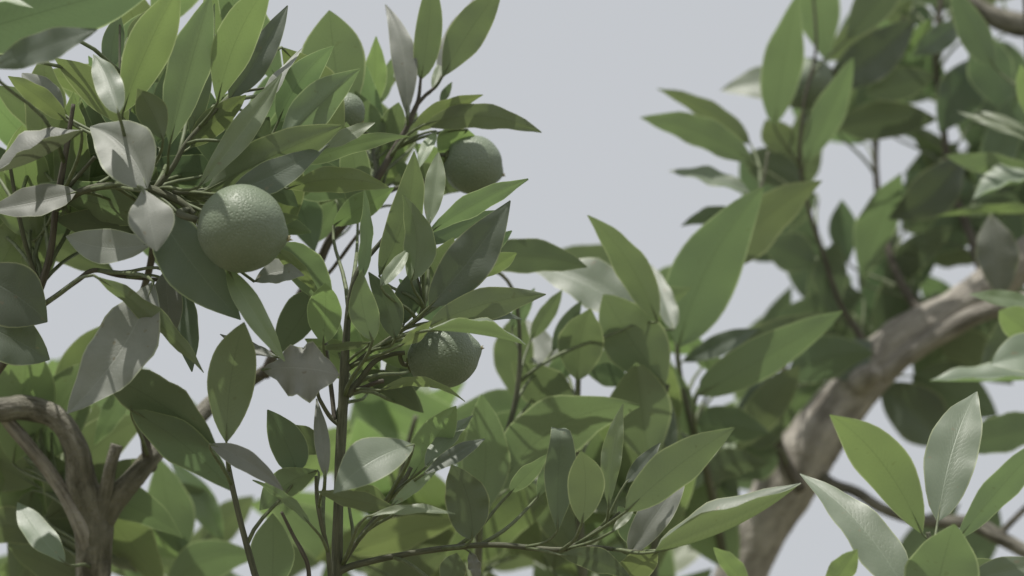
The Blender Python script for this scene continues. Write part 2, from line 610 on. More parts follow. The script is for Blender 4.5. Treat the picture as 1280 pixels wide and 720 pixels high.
branch(TA, 'F4', "limb", [(118, 715, 1.65, 30), (106, 668, 1.642, 25), (88, 630, 1.64, 19), (62, 590, 1.64, 17), (34, 555, 1.635, 17), (8, 524, 1.635, 16), (-25, 480, 1.63, 14)], M_LIMB, 12, 0.1)
branch(TA, 'GS', "branch", [(188, 585, 1.66, 18), (183, 560, 1.65, 13), (176, 500, 1.64, 12), (171, 440, 1.62, 11), (176, 380, 1.6, 10), (190, 320, 1.57, 9), (196, 250, 1.53, 8)], M_BROWN, 10, 0.1)
WM = [(-0.28, 1.67, 1.15, 0.012), (-0.20, 1.58, 1.45, 0.009)]
branch(TA, 'M', "branch", [(417, 775, 1.5, 15), (421, 700, 1.5, 14), (424, 600, 1.5, 13), (428, 520, 1.5, 12.5), (430, 470, 1.5, 12), (433, 420, 1.5, 10), (438, 370, 1.5, 7),
                           (450, 335, 1.5, 6), (478, 300, 1.5, 5), (498, 270, 1.5, 4)], M_TWIG, 10, 0.12, 0.5, WM, 8)
branch(TA, 'S1', "twig", [(431, 462, 1.5, 10), (442, 456, 1.5, 7), (462, 440, 1.497, 6), (495, 418, 1.49, 6), (520, 400, 1.485, 6), (530, 385, 1.485, 4), (520, 340, 1.49, 3)], M_TWIG, 8, 0.08)
branch(TA, 'S2', "twig", [(434, 494, 1.5, 11), (450, 475, 1.5, 8), (468, 452, 1.5, 7), (490, 443, 1.5, 6), (506, 441, 1.5, 6)], M_TWIG, 8, 0.12)
branch(TA, 'T1', "twig", [(441, 488, 1.5, 6), (455, 484, 1.495, 5), (470, 478, 1.49, 5), (480, 476, 1.49, 6)], M_BROWN, 7, 0.25)
branch(TA, 'T2', "twig", [(424, 530, 1.5, 8), (412, 520, 1.5, 6), (400, 500, 1.495, 5), (390, 480, 1.49, 4), (345, 450, 1.48, 3)], M_TWIG, 7, 0.1)
branch(TA, 'T3', "twig", [(418, 525, 1.5, 6), (415, 495, 1.505, 6), (412, 470, 1.51, 5), (405, 425, 1.51, 4)], M_BROWN, 7, 0.1)
branch(TA, 'BB', "branch", [(420, 716, 1.5, 11), (445, 706, 1.498, 9), (500, 694, 1.49, 8), (560, 685, 1.485, 7.5), (620, 681, 1.48, 7), (690, 687, 1.475, 7), (740, 684, 1.47, 6), (790, 689, 1.47, 5), (822, 688, 1.47, 4)], M_TWIG, 8, 0.14, 0.5)
branch(TA, 'BB2', "twig", [(700, 689, 1.474, 6), (725, 678, 1.472, 6), (748, 662, 1.47, 6), (762, 652, 1.47, 5), (775, 640, 1.468, 3)], M_TWIG, 8, 0.14)
branch(TA, 'BC', "twig", [(426, 708, 1.5, 8), (438, 690, 1.497, 6), (455, 665, 1.49, 6), (470, 646, 1.487, 6), (486, 624, 1.485, 6), (503, 604, 1.48, 6), (514, 584, 1.48, 5)], M_TWIG, 8, 0.12)
branch(TA, 'L1', "branch", [(335, 775, 1.48, 9), (318, 716, 1.48, 8.5), (304, 665, 1.478, 8), (293, 620, 1.475, 7.5), (286, 585, 1.475, 7), (283, 555, 1.475, 4)], M_TWIG, 8, 0.12, 0.5, [(-0.26, 1.62, 1.4, 0.008)])
branch(TA, 'L2', "twig", [(414, 735, 1.49, 8), (410, 690, 1.485, 6), (402, 655, 1.48, 6), (397, 625, 1.478, 6), (395, 595, 1.475, 4)], M_TWIG, 7, 0.12)
branch(TA, 'L3', "twig", [(386, 780, 1.49, 8), (386, 715, 1.48, 6), (378, 690, 1.475, 6), (368, 672, 1.475, 5), (352, 640, 1.47, 4)], M_BROWN, 7, 0.12)
branch(TA, 'UA', "branch", [(-42, 519, 1.63, 14), (-20, 485, 1.6, 12), (20, 430, 1.56, 10), (52, 355, 1.53, 10), (64, 310, 1.52, 9), (70, 260, 1.51, 9), (78, 215, 1.505, 8), (84, 180, 1.5, 7), (92, 130, 1.5, 5)], M_BROWN, 9, 0.12, 0.5)
branch(TA, 'UB', "twig", [(72, 250, 1.51, 7), (86, 234, 1.505, 6), (104, 213, 1.5, 5), (119, 196, 1.495, 5)], M_TWIG, 7, 0.14)
branch(TA, 'UC', "twig", [(50, 362, 1.53, 7), (38, 325, 1.525, 6), (28, 290, 1.52, 6), (18, 240, 1.515, 5), (10, 190, 1.51, 4)], M_TWIG, 7, 0.1)
branch(TA, 'UD', "twig", [(48, 385, 1.54, 8), (70, 370, 1.535, 7), (95, 352, 1.53, 7), (118, 338, 1.53, 6), (150, 345, 1.53, 5), (200, 350, 1.53, 5)], M_BROWN, 8, 0.12)
branch(TA, 'U1', "branch", [(70, 262, 1.51, 9), (100, 240, 1.5, 9), (140, 232, 1.49, 9), (185, 236, 1.48, 11), (205, 243, 1.475, 11), (225, 252, 1.47, 9), (243, 268, 1.47, 8)], M_TWIG, 9, 0.12)
branch(TA, 'U2', "twig", [(192, 238, 1.48, 8), (215, 210, 1.48, 7), (232, 180, 1.48, 6), (258, 150, 1.485, 5), (290, 120, 1.49, 4), (330, 110, 1.5, 3)], M_TWIG, 8, 0.1)
branch(TA, 'U3', "twig", [(215, 240, 1.475, 7), (262, 238, 1.48, 5), (310, 215, 1.49, 4), (350, 195, 1.5, 4), (400, 185, 1.51, 3)], M_TWIG, 8, 0.1)
branch(TA, 'U4', "twig", [(185, 234, 1.48, 7), (165, 200, 1.48, 6), (155, 150, 1.49, 5), (150, 90, 1.5, 4), (150, 20, 1.51, 3)], M_TWIG, 8, 0.1)
branch(TA, 'MB', "branch", [(330, 470, 1.70, 14), (370, 380, 1.68, 13), (398, 330, 1.66, 12), (412, 300, 1.65, 11), (432, 278, 1.64, 10), (455, 250, 1.63, 9), (475, 217, 1.62, 9), (492, 188, 1.62, 8), (507, 163, 1.62, 7), (517, 140, 1.62, 7), (523, 124, 1.62, 5), (526, 96, 1.62, 3.5)], M_BROWN, 9, 0.1)
branch(TA, 'MB2', "twig", [(522, 130, 1.62, 5), (533, 118, 1.62, 4.5), (545, 108, 1.62, 4), (553, 95, 1.62, 4)], M_BROWN, 7, 0.1)
branch(TA, 'MB3', "twig", [(436, 276, 1.64, 8), (460, 262, 1.635, 7), (485, 240, 1.63, 6), (515, 230, 1.63, 6), (545, 222, 1.63, 5), (560, 215, 1.63, 5)], M_TWIG, 8, 0.1)
branch(TA, 'MB4', "twig", [(384, 358, 1.67, 6), (408, 344, 1.66, 5), (424, 325, 1.65, 5), (440, 303, 1.645, 5), (453, 286, 1.64, 4)], M_BROWN, 7, 0.12)
branch(TA, 'MB5', "twig", [(470, 225, 1.62, 5), (468, 195, 1.64, 5), (460, 160, 1.66, 4), (440, 120, 1.68, 4)], M_TWIG, 7, 0.1)
branch(TA, 'LB', "branch", [(60, 790, 1.95, 14), (40, 700, 1.95, 11), (30, 640, 1.94, 9), (40, 560, 1.93, 8), (60, 490, 1.92, 6)], M_TWIG, 8, 0.1, 0, [(-0.29, 1.72, 1.2, 0.012), (-0.36, 1.85, 1.6, 0.009)])
branch(TA, 'LC', "branch", [(240, 790, 1.85, 12), (230, 720, 1.85, 10), (225, 660, 1.84, 8), (215, 600, 1.83, 6)], M_TWIG, 8, 0.1, 0, [(-0.28, 1.68, 1.25, 0.010), (-0.25, 1.76, 1.6, 0.008)])

WB = [(0.16, 2.35, -0.05, 0.075), (0.165, 2.33, 0.3, 0.062), (0.15, 2.25, 0.9, 0.052), (0.155, 2.10, 1.5, 0.044)]
branch(TB, 'R', "trunk", [(900, 790, 2.02, 62), (925, 722, 2.02, 64), (955, 655, 2.02, 68), (988, 600, 2.02, 76), (1015, 555, 2.02, 74), (1052, 508, 2.02, 64), (1085, 468, 2.02, 62), (1122, 432, 2.02, 58),
                          (1165, 405, 2.02, 52), (1215, 375, 2.02, 50), (1265, 338, 2.02, 48), (1330, 290, 2.02, 44), (1420, 236, 2.03, 36), (1500, 200, 2.04, 26), (1570, 150, 2.05, 12)], M_LIMB, 20, 0.07, 0.45, WB, 8)
branch(TB, 'R2', "limb", [(1098, 468, 2.01, 30), (1140, 440, 2.0, 26), (1180, 415, 1.99, 24), (1225, 392, 1.98, 24), (1300, 372, 1.97, 22)], M_LIMB, 12, 0.1)
branch(TB, 'R3', "branch", [(1010, 585, 2.02, 26), (1040, 605, 2.0, 16), (1070, 615, 1.98, 14), (1105, 637, 1.97, 14), (1150, 650, 1.96, 14), (1215, 655, 1.96, 20), (1250, 672, 1.95, 20), (1310, 700, 1.94, 16), (1380, 690, 1.93, 10), (1430, 650, 1.93, 4)], M_BARK, 10, 0.1)
branch(TB, 'R4', "twig", [(1245, 672, 1.95, 14), (1262, 655, 1.95, 9), (1295, 622, 1.95, 8)], M_BARK, 8, 0.1)
branch(TB, 'R5', "knot", [(1075, 478, 2.0, 34), (1090, 466, 1.985, 26), (1094, 460, 1.98, 14)], M_LIMB, 10, 0.15)
branch(TB, 'K1', "branch", [(905, 700, 1.95, 12), (888, 610, 1.90, 11), (872, 552, 1.86, 10), (858, 505, 1.85, 8), (848, 455, 1.85, 7), (850, 415, 1.85, 6), (880, 360, 1.85, 5), (920, 300, 1.86, 5), (950, 240, 1.87, 4), (960, 190, 1.88, 4)], M_TWIG, 8, 0.1)
branch(TB, 'K2', "branch", [(1092, 462, 2.02, 14), (1075, 420, 2.02, 9), (1050, 380, 2.01, 7), (1030, 320, 2.0, 6), (1012, 265, 1.99, 5), (1000, 200, 1.98, 5), (1005, 130, 1.97, 4), (1020, 60, 1.97, 4), (1015, -20, 1.97, 3)], M_BROWN, 8, 0.1)
branch(TB, 'K3', "branch", [(1235, 365, 2.02, 16), (1215, 300, 2.05, 12), (1190, 230, 2.06, 10), (1178, 150, 2.06, 9), (1170, 80, 2.05, 8), (1175, 10, 2.05, 7), (1180, -40, 2.05, 6)], M_BROWN, 8, 0.1)
branch(TB, 'K4', "branch", [(1330, 290, 2.02, 18), (1300, 220, 1.95, 12), (1290, 140, 1.92, 9), (1285, 60, 1.9, 8), (1280, -30, 1.9, 6)], M_BROWN, 8, 0.1)
branch(TB, 'K5', "branch", [(1160, 405, 2.02, 14), (1120, 340, 2.04, 10), (1100, 260, 2.06, 8), (1095, 180, 2.07, 7), (1110, 90, 2.07, 6), (1130, 20, 2.07, 5)], M_BROWN, 8, 0.1)
branch(TB, 'K6', "branch", [(1490, 204, 2.04, 26), (1455, 120, 2.07, 32), (1390, 55, 2.09, 32), (1330, 34, 2.1, 32), (1270, 30, 2.1, 30), (1225, 12, 2.1, 24), (1180, -20, 2.1, 16), (1140, -60, 2.1, 6)], M_BARK, 10, 0.12)
branch(TB, 'K7', "branch", [(1430, 230, 2.03, 18), (1420, 320, 1.98, 14), (1375, 420, 1.9, 11), (1325, 450, 1.84, 9), (1302, 420, 1.8, 7), (1292, 350, 1.8, 5)], M_BROWN, 8, 0.1)
branch(TB, 'C1', "branch", [(735, 790, 1.75, 12), (728, 700, 1.74, 11), (722, 600, 1.73, 9), (722, 500, 1.72, 7), (728, 440, 1.72, 6), (760, 400, 1.72, 5), (810, 390, 1.72, 4)], M_TWIG, 8, 0.1, 0, [(0.155, 2.12, 1.45, 0.014), (0.11, 1.98, 1.7, 0.009)])
branch(TB, 'C2', "branch", [(815, 800, 1.8, 12), (818, 700, 1.79, 10), (818, 600, 1.78, 8), (822, 540, 1.77, 7), (835, 480, 1.77, 6)], M_TWIG, 8, 0.1, 0, [(0.155, 2.12, 1.45, 0.014), (0.13, 2.02, 1.75, 0.009)])
branch(TB, 'C3', "branch", [(590, 800, 1.72, 12), (598, 700, 1.70, 10), (604, 620, 1.69, 8), (640, 520, 1.68, 7), (650, 440, 1.68, 6), (640, 360, 1.68, 5), (600, 325, 1.68, 4)], M_TWIG, 8, 0.1, 0, [(0.15, 2.15, 1.4, 0.014), (0.02, 1.92, 1.7, 0.009)])
branch(TB, 'C4', "branch", [(480, 800, 1.85, 12), (490, 700, 1.84, 10), (500, 600, 1.83, 8), (520, 520, 1.82, 6)], M_TWIG, 8, 0.1, 0, [(0.15, 2.15, 1.4, 0.014), (-0.03, 2.0, 1.75, 0.009)])
branch(TB, 'G', "branch", [(1210, 800, 1.45, 16), (1180, 730, 1.43, 10), (1165, 690, 1.42, 8), (1160, 665, 1.42, 6)], M_TWIG, 8, 0.1, 0, [(0.155, 2.12, 1.4, 0.016), (0.23, 1.75, 1.5, 0.013), (0.26, 1.5, 1.68, 0.010)])
branch(TB, 'R6', "branch", [(1000, 612, 2.0, 20), (975, 560, 1.99, 12), (965, 500, 1.98, 9), (985, 450, 1.98, 7), (1000, 420, 1.98, 5)], M_BROWN, 8, 0.1)

# ------------------------------------------------------------------ leaves: the upper-left cluster
X = leaf
X('U4', -70, 52, 222, -16, 92, 'k', z=-10, bow=4, a=-35)
X('U4', -60, -8, 48, 12, 16, 'p', z=-12)
X('UA', -12, 84, 123, 37, 42, 'd', z=-16, bow=3, a=10, fold=8)
X('U4', 160, 48, 217, 8, 24, 'u', z=3)
X('U4', 138, 84, 152, 17, 30, 'k', z=1, bow=-3)
X('U4', 153, 142, 243, -8, 52, 'y', z=-3, bow=-5, a=-35)
X('U4', 148, 142, 104, 60, 36, 's', z=-9, a=38, bow=4)
X('U4', 160, 154, 74, 74, 46, 'y', z=-1, bow=2)
X('U4', 82, 150, 20, 98, 28, 'y', z=1)
X('U4', 78, 142, 26, 90, 38, 'g', z=2)
X('U4', 204, 174, 175, 112, 38, 'u', z=-4, bow=2, a=-15)
X('U2', 212, 182, 268, -2, 46, 'u', z=-2, fold=30, a=-20, b=25)
X('U2', 240, 170, 272, 8, 26, 'k', z=1)
X('U2', 272, 128, 348, -14, 50, 'y', z=-2, bow=-8)
X('U2', 286, 124, 358, 4, 36, 'd', z=0, bow=5, fold=25, a=5)
X('U2', 248, 234, 349, 88, 32, 'p', z=-3, a=10, bow=4, fold=20)
X('U2', 305, 172, 371, 50, 17, 'g', z=-2, a=35)
X('U2', 238, 184, 309, 119, 32, 'y', z=1)
X('UB', 102, 163, -8, 214, 20, 'g', z=-5, a=74, boat=True, bow=-14, fold=60, wav=0.02)
X('UB', 95, 240, -12, 262, 40, 'g', z=-2, a=30, bow=-6)
X('U1', 184, 236, 99, 152, 62, 'g', z=-6, a=30, bow=14, fold=38, b=-15, pk=0.4)
X('U1', 178, 235, 203, 313, 56, 'g', z=-7, a=34, pk=0.62, fold=14, arch=0.1)
X('U1', 194, 302, 79, 294, 46, 'g', z=-3, a=18, bow=-14, fold=10)
X('U1', 200, 268, 303, 399, 74, 'd', z=-2, a=5, bow=4, fold=14)
X('UC', -45, 338, 60, 402, 82, 'd', z=-6, a=8, bow=-8, pk=0.55)
X('UC', -40, 400, 66, 448, 66, 'd', z=-5, a=12, bow=-4, pk=0.6)
X('UD', 192, 352, 96, 513, 78, 'g', z=-8, a=24, bow=-14, fold=14, wav=0.03, pk=0.5)
X('UD', 117, 344, 248, 465, 25, 'u', z=-11, bow=-2, fold=30)
X('UD', 207, 338, 215, 424, 40, 'g', z=-4, a=10)
X('UD', 206, 350, 245, 462, 42, 'd', z=-2, a=20, bow=-8)
X('GS', 120, 464, 264, 566, 62, 'k', z=-8, bow=-8, a=-30, fold=8)
X('GS', 164, 512, 283, 622, 56, 'k', z=-9, bow=-5, a=-30, fold=8)
X('GS', 160, 480, 108, 560, 30, 'u', z=4)
X('L1', 283, 553, 314, 399, 64, 'u', z=-2, bow=-7, a=-25, fold=5)
X('T2', 346, 446, 271, 417, 15, 'g', z=-2, a=40, bow=-4)
X('U1', 284, 336, 358, 450, 30, 'p', z=-3, a=15, bow=2)
X('T2', 328, 462, 424, 466, 68, 'x', z=-3, a=24, wav=0.16, pk=0.58, arch=0.2, fold=-12)
X('T3', 404, 430, 411, 353, 47, 'y', z=-3, fold=4, a=-30)
X('T3', 395, 362, 338, 446, 46, 'k', z=3, bow=-5)
X('U1', 340, 306, 408, 392, 52, 'u', z=3, bow=-8)
X('U1', 318, 352, 380, 344, 30, 'g', z=0, a=30, bow=-8)
X('U1', 342, 310, 396, 372, 18, 'y', z=-1, bow=-3)
X('MB', 372, 246, 392, 314, 46, 'k', z=-2)
X('MB', 420, 250, 385, 306, 34, 'u', z=1)
# behind / right of the cluster
X('MB5', 428, 150, 416, 19, 86, 'u', z=-4, fold=6, a=-25, pk=0.5)
X('U3', 348, 152, 421, 62, 42, 'u', z=0, bow=-8)
X('U3', 350, 178, 448, 83, 40, 'u', z=-3, fold=42, b=30, a=-12)
X('U3', 258, 238, 433, 159, 54, 'u', z=-1, fold=26, a=-18, bow=-2)
X('U3', 290, 240, 410, 178, 40, 'd', z=-3, bow=6, a=12)
X('U3', 358, 236, 487, 234, 33, 'y', z=-1, bow=-10)
X('U3', 375, 204, 514, 171, 24, 'u', z=1, bow=-3)
X('U3', 405, 186, 468, 152, 20, 'p', z=-2, a=20)
X('U3', 330, 226, 372, 258, 30, 'k', z=3)
X('MB5', 467, 134, 474, 52, 27, 'y', z=0)
X('MB5', 475, 130, 494, 72, 18, 'u', z=3)
X('MB5', 478, 175, 446, 116, 26, 'u', z=-1)
X('MB5', 486, 185, 500, 130, 32, 'u', z=0)
X('MB', 508, 142, 478, -4, 30, 'g', z=-1, a=22, bow=10)
X('MB', 526, 100, 541, -26, 36, 'u', z=0, bow=3, fold=6)
X('MB2', 553, 96, 628, -12, 46, 'u', z=-1, bow=-3, fold=7)
X('MB2', 548, 102, 592, -10, 30, 'g', z=2, a=30)
X('MB2', 541, 112, 552, 66, 12, 'p', z=1, a=40)
X('MB', 518, 162, 604, 120, 25, 'y', z=-2, bow=-4)
X('MB', 530, 156, 677, 164, 33, 'u', z=-3, bow=-13, fold=8)
X('MB', 550, 130, 565, 103, 11, 'k', z=2)
X('MB', 585, 162, 556, 208, 46, 'y', z=-1, bow=3)
X('MB', 545, 164, 522, 216, 15, 'p', z=-2, a=40)
X('MB', 505, 170, 470, 212, 26, 'y', z=2)
X('MB3', 494, 202, 513, 224, 16, 'u', z=2)
# the upright shoot in the middle
X('M', 452, 352, 457, 238, 17, 'k', z=-3, bow=8, b=25)
X('S1', 474, 345, 523, 192, 42, 'u', z=1, bow=9, fold=18)
X('S1', 536, 282, 547, 188, 27, 'p', z=2, a=20, bow=2)
X('S1', 514, 352, 505, 244, 36, 'u', z=-2, bow=10, fold=38, b=-28, a=-10)
X('S1', 535, 292, 660, 225, 27, 'u', z=-1, bow=-3)
X('S1', 530, 306, 628, 262, 24, 'k', z=2)
X('S1', 536, 384, 638, 250, 58, 'd', z=-3, bow=5, a=4, fold=16)
X('S1', 535, 372, 568, 296, 34, 'u', z=2)
X('S1', 596, 348, 646, 316, 24, 'y', z=3)
X('S1', 590, 330, 640, 288, 20, 'k', z=5)
X('S1', 476, 358, 509, 309, 18, 'p', z=-3, a=35, fold=30, bow=3)
X('M', 466, 426, 454, 337, 36, 'u', z=-4, bow=-6, a=-22)
X('S1', 494, 424, 462, 340, 34, 'k', z=-2, bow=4)
X('S1', 505, 405, 518, 336, 34, 'd', z=1)
X('S1', 534, 408, 682, 367, 42, 'u', z=-4, bow=-6, a=-15, fold=6)
X('S1', 536, 413, 657, 431, 11, 't', z=-5, bow=-4, fold=72, a=88, boat=True, arch=0.0)
X('S1', 560, 400, 652, 398, 18, 'd', z=-1, a=30, bow=-6)
X('T1', 475, 488, 582, 500, 13, 'y', z=-2, bow=-14)
X('M', 462, 428, 387, 435, 10, 'u', z=-1, bow=-3)
X('S1', 500, 432, 540, 400, 16, 'y', z=-4, bow=4)
# lower middle
X('L1', 372, 592, 336, 511, 48, 'k', z=2, bow=3)
X('L2', 402, 566, 352, 530, 34, 'u', z=4)
X('L2', 407, 596, 392, 499, 19, 'g', z=-2, a=25)
X('L2', 397, 588, 322, 640, 40, 'u', z=1, bow=7)
X('L2', 388, 656, 318, 598, 13, 'u', z=-2, bow=5)
X('L1', 262, 555, 356, 610, 26, 'g', z=-3, a=25, bow=-5)
X('BC', 517, 556, 421, 610, 54, 's', z=-4, a=40, bow=6, fold=8)
X('BC', 496, 636, 398, 612, 25, 'u', z=-3, bow=-3)
X('BC', 458, 646, 569, 641, 12, 'p', z=-5, a=38, bow=-3)
X('BC', 513, 598, 572, 502, 46, 'y', z=1, bow=2)
X('BC', 532, 584, 590, 522, 22, 's', z=-2, a=55, fold=20)
X('BC', 528, 594, 606, 550, 18, 'd', z=-3, a=30, fold=35)
X('BC', 490, 632, 547, 588, 15, 'p', z=-4, a=35)
X('BB', 590, 674, 565, 578, 58, 'k', z=-2, bow=9, wav=0.05)
X('BC', 440, 616, 490, 636, 30, 'y', z=3)
X('BB', 697, 664, 703, 505, 40, 'k', z=-2, a=-8, fold=-14, curl=-230, b=12, pk=0.52)
X('BB', 588, 690, 598, 726, 16, 'x', z=2, wav=0.1)
X('BB2', 727, 655, 725, 560, 50, 'u', z=-4, fold=5, a=-25, bow=6)
X('BB2', 761, 634, 779, 505, 25, 'p', z=-1, a=0, bow=-5)
X('BB2', 782, 640, 914, 531, 56, 'u', z=-4, bow=-3, fold=6, a=-18)
X('BB2', 782, 604, 827, 555, 20, 'd', z=0, a=20)
X('BB', 786, 692, 864, 588, 42, 'g', z=0, a=20)
X('BB', 818, 690, 1001, 604, 19, 't', z=-3, bow=14, fold=72, a=88, boat=True, arch=0.0, wav=0.012)
X('BB', 766, 664, 794, 639, 11, 'p', z=-3, a=40)
X('BB', 802, 690, 772, 630, 34, 'k', z=2)
X('BB', 636, 618, 685, 564, 22, 'u', z=2)
X('BB', 672, 622, 690, 576, 18, 'u', z=3)
X('BB', 700, 694, 790, 726, 30, 'k', z=-2, bow=-6)
X('BB', 822, 690, 766, 744, 42, 'y', z=-1)
X('BB', 560, 735, 572, 688, 34, 'k', z=-3)
# lower left, behind the fork
X('LB', 46, 640, -2, 528, 34, 'g', z=0, a=35)
X('LB', 30, 660, -20, 570, 60, 'k', z=4)
X('F4', 81, 704, 7, 633, 31, 's', z=-6, a=50, bow=-5)
X('LB', 45, 500, 33, 450, 38, 'y', z=0)
X('LB', 60, 500, 74, 446, 26, 'y', z=3)
X('LB', -8, 458, 48, 494, 15, 'p', z=-10, a=35)
X('LB', 98, 548, 166, 504, 27, 'y', z=0, bow=3)
X('LB', 70, 530, 112, 500, 36, 'u', z=3)
X('LC', 228, 694, 208, 568, 56, 'u', z=-2, bow=-4)
X('LC', 278, 676, 212, 574, 34, 'p', z=1, a=5, bow=6)
X('LC', 268, 660, 232, 600, 40, 'u', z=2)
X('LC', 164, 735, 196, 658, 36, 'u', z=0)
X('LC', 205, 740, 325, 694, 54, 'u', z=-5, bow=-16)
X('LC', 165, 690, 150, 600, 36, 'u', z=6)
X('L3', 340, 735, 346, 636, 56, 'u', z=8)
X('LC', 100, 740, 130, 640, 50, 'u', z=6)
# centre, behind
X('C3', 600, 645, 603, 488, 60, 'u', z=-2, bow=5)
X('C3', 436, 692, 578, 648, 46, 'y', z=2)
X('C3', 586, 330, 734, 332, 46, 'k', z=-2, bow=-8)
X('C3', 800, 400, 652, 328, 58, 's', z=3, a=38, bow=12)
X('C1', 822, 402, 732, 268, 40, 'u', z=-2, bow=6, arch=0.1)
X('C1', 842, 412, 818, 328, 26, 's', z=2, a=45)
X('C1', 722, 476, 736, 384, 56, 'u', z=-1, bow=-5)
X('C1', 832, 482, 752, 366, 80, 'u', z=0, bow=-4, fold=6)
X('C1', 785, 476, 730, 462, 30, 'k', z=2)
X('C1', 716, 506, 640, 450, 54, 'u', z=-1, bow=-6)
X('C1', 708, 484, 648, 396, 40, 'g', z=3, a=30)
X('C2', 812, 582, 791, 448, 76, 'u', z=-4, fold=24)
X('C2', 845, 570, 795, 452, 40, 'd', z=-1, a=15)
X('C3', 622, 612, 796, 500, 84, 'u', z=-1, bow=-22, a=-35)
X('C3', 664, 424, 702, 362, 22, 'u', z=3)
X('C3', 640, 410, 668, 360, 20, 'u', z=1)
X('C3', 690, 440, 726, 376, 24, 'k', z=4)
X('K1', 853, 452, 948, 410, 27, 'd', z=1, a=10)
X('K1', 848, 434, 945, 236, 84, 'u', z=-3, bow=-14, fold=8)
X('K1', 892, 340, 1021, 225, 66, 'u', z=0, bow=-4, fold=10)
X('K1', 872, 494, 1042, 386, 56, 'u', z=-4, bow=4, fold=5)
X('K1', 940, 202, 801, 145, 40, 'u', z=0, bow=6)
X('K1', 938, 180, 820, 111, 25, 'u', z=4, bow=4, arch=0.08)
X('K1', 938, 242, 838, 211, 22, 's', z=0, a=48, fold=25)
X('K1', 938, 270, 850, 282, 21, 'k', z=2, bow=6)
X('K1', 866, 530, 960, 540, 50, 'k', z=2)
X('K1', 880, 600, 960, 580, 40, 'k', z=0, bow=-8)
X('K1', 905, 470, 860, 430, 24, 'u', z=4)
# right crown
X('K2', 968, 158, 985, 2, 50, 'u', z=-2, fold=7)
X('K2', 1032, 108, 900, 111, 40, 's', z=5, a=42)
X('K2', 1018, -34, 1044, 70, 56, 'u', z=0)
X('K5', 1146, 22, 1026, 114, 56, 'd', z=-6, bow=-8, a=0)
X('K5', 1130, 50, 1075, 140, 52, 'k', z=-4)
X('K2', 1006, 204, 1056, 78, 40, 'u', z=-3, bow=3)
X('K5', 1168, 95, 1084, 114, 44, 'k', z=-7)
X('K5', 1167, 24, 1119, 74, 19, 'y', z=-4)
X('K3', 1200, 30, 1140, 70, 34, 'd', z=-3)
X('K3', 1225, 70, 1175, 165, 60, 'd', z=0)
X('K3', 1222, 40, 1274, 140, 58, 'k', z=-4)
X('K4', 1290, 178, 1204, 136, 11, 'p', z=-6, a=30)
X('K4', 1292, 168, 1224, 134, 9, 'p', z=-5, a=30)
X('K5', 1045, 160, 1168, 150, 50, 'k', z=-3, bow=-4)
X('K4', 1295, 155, 1264, 84, 26, 'y', z=-6)
X('K3', 1206, 194, 1111, 274, 56, 'd', z=-6, bow=-10, a=-5)
X('K4', 1295, 212, 1178, 194, 26, 'u', z=-4, bow=-6)
X('K4', 1298, 222, 1216, 248, 16, 's', z=-7, a=66, fold=55, boat=True)
X('K4', 1300, 262, 1174, 268, 14, 'y', z=-6)
X('K4', 1238, 268, 1252, 374, 56, 'g', z=-4, a=5)
X('K5', 1078, 352, 1112, 218, 50, 'u', z=0)
X('K5', 1060, 330, 1048, 250, 34, 'k', z=2)
X('K2', 930, 196, 1010, 232, 46, 'k', z=2)
X('K2', 1020, 330, 950, 300, 50, 'k', z=2)
X('K2', 985, 190, 955, 150, 40, 'u', z=1)
X('K7', 1300, 382, 1214, 367, 22, 'p', z=-4, a=15)
X('K7', 1305, 432, 1238, 386, 44, 'y', z=-5)
X('K7', 1300, 474, 1162, 475, 12, 's', z=-4, a=72, fold=55, boat=True, bow=-4)
X('K7', 1320, 440, 1234, 454, 52, 's', z=-10, a=36, fold=20)
X('K7', 1310, 530, 1180, 560, 50, 'k', z=2)
X('R6', 985, 470, 1090, 440, 60, 'k', z=0, bow=-8)
X('R6', 1040, 470, 1090, 425, 60, 'd', z=2, a=20)
X('R6', 970, 560, 905, 600, 60, 'k', z=-2)
X('R6', 975, 520, 935, 560, 60, 'k', z=-3)
X('R6', 990, 480, 920, 510, 50, 'd', z=-4, a=10)
X('R', 1100, 480, 1190, 560, 70, 'd', z=3, a=0)
X('R', 1140, 470, 1250, 520, 70, 'k', z=4)
X('R', 935, 735, 888, 678, 24, 'y', z=-40)
# sharp spray at the lower right
X('G', 1153, 668, 1026, 510, 62, 'y', z=0, bow=10, fold=6, a=-30)
X('G', 1136, 746, 1016, 599, 56, 's', z=-1, bow=8, a=42, fold=14)
X('G', 1172, 652, 1249, 493, 68, 's', z=2, bow=-9, a=40, fold=10, wav=0.02)
X('G', 1196, 676, 1296, 536, 42, 'u', z=0, bow=3)
X('G', 1163, 775, 1181, 646, 90, 'u', z=-4, fold=5, a=-25)
X('G', 1180, 740, 1256, 701, 48, 'u', z=1)
X('G', 1310, 704, 1204, 728, 34, 't', z=-3, a=20)
X('G', 1028, 750, 1065, 681, 32, 'y', z=-2)

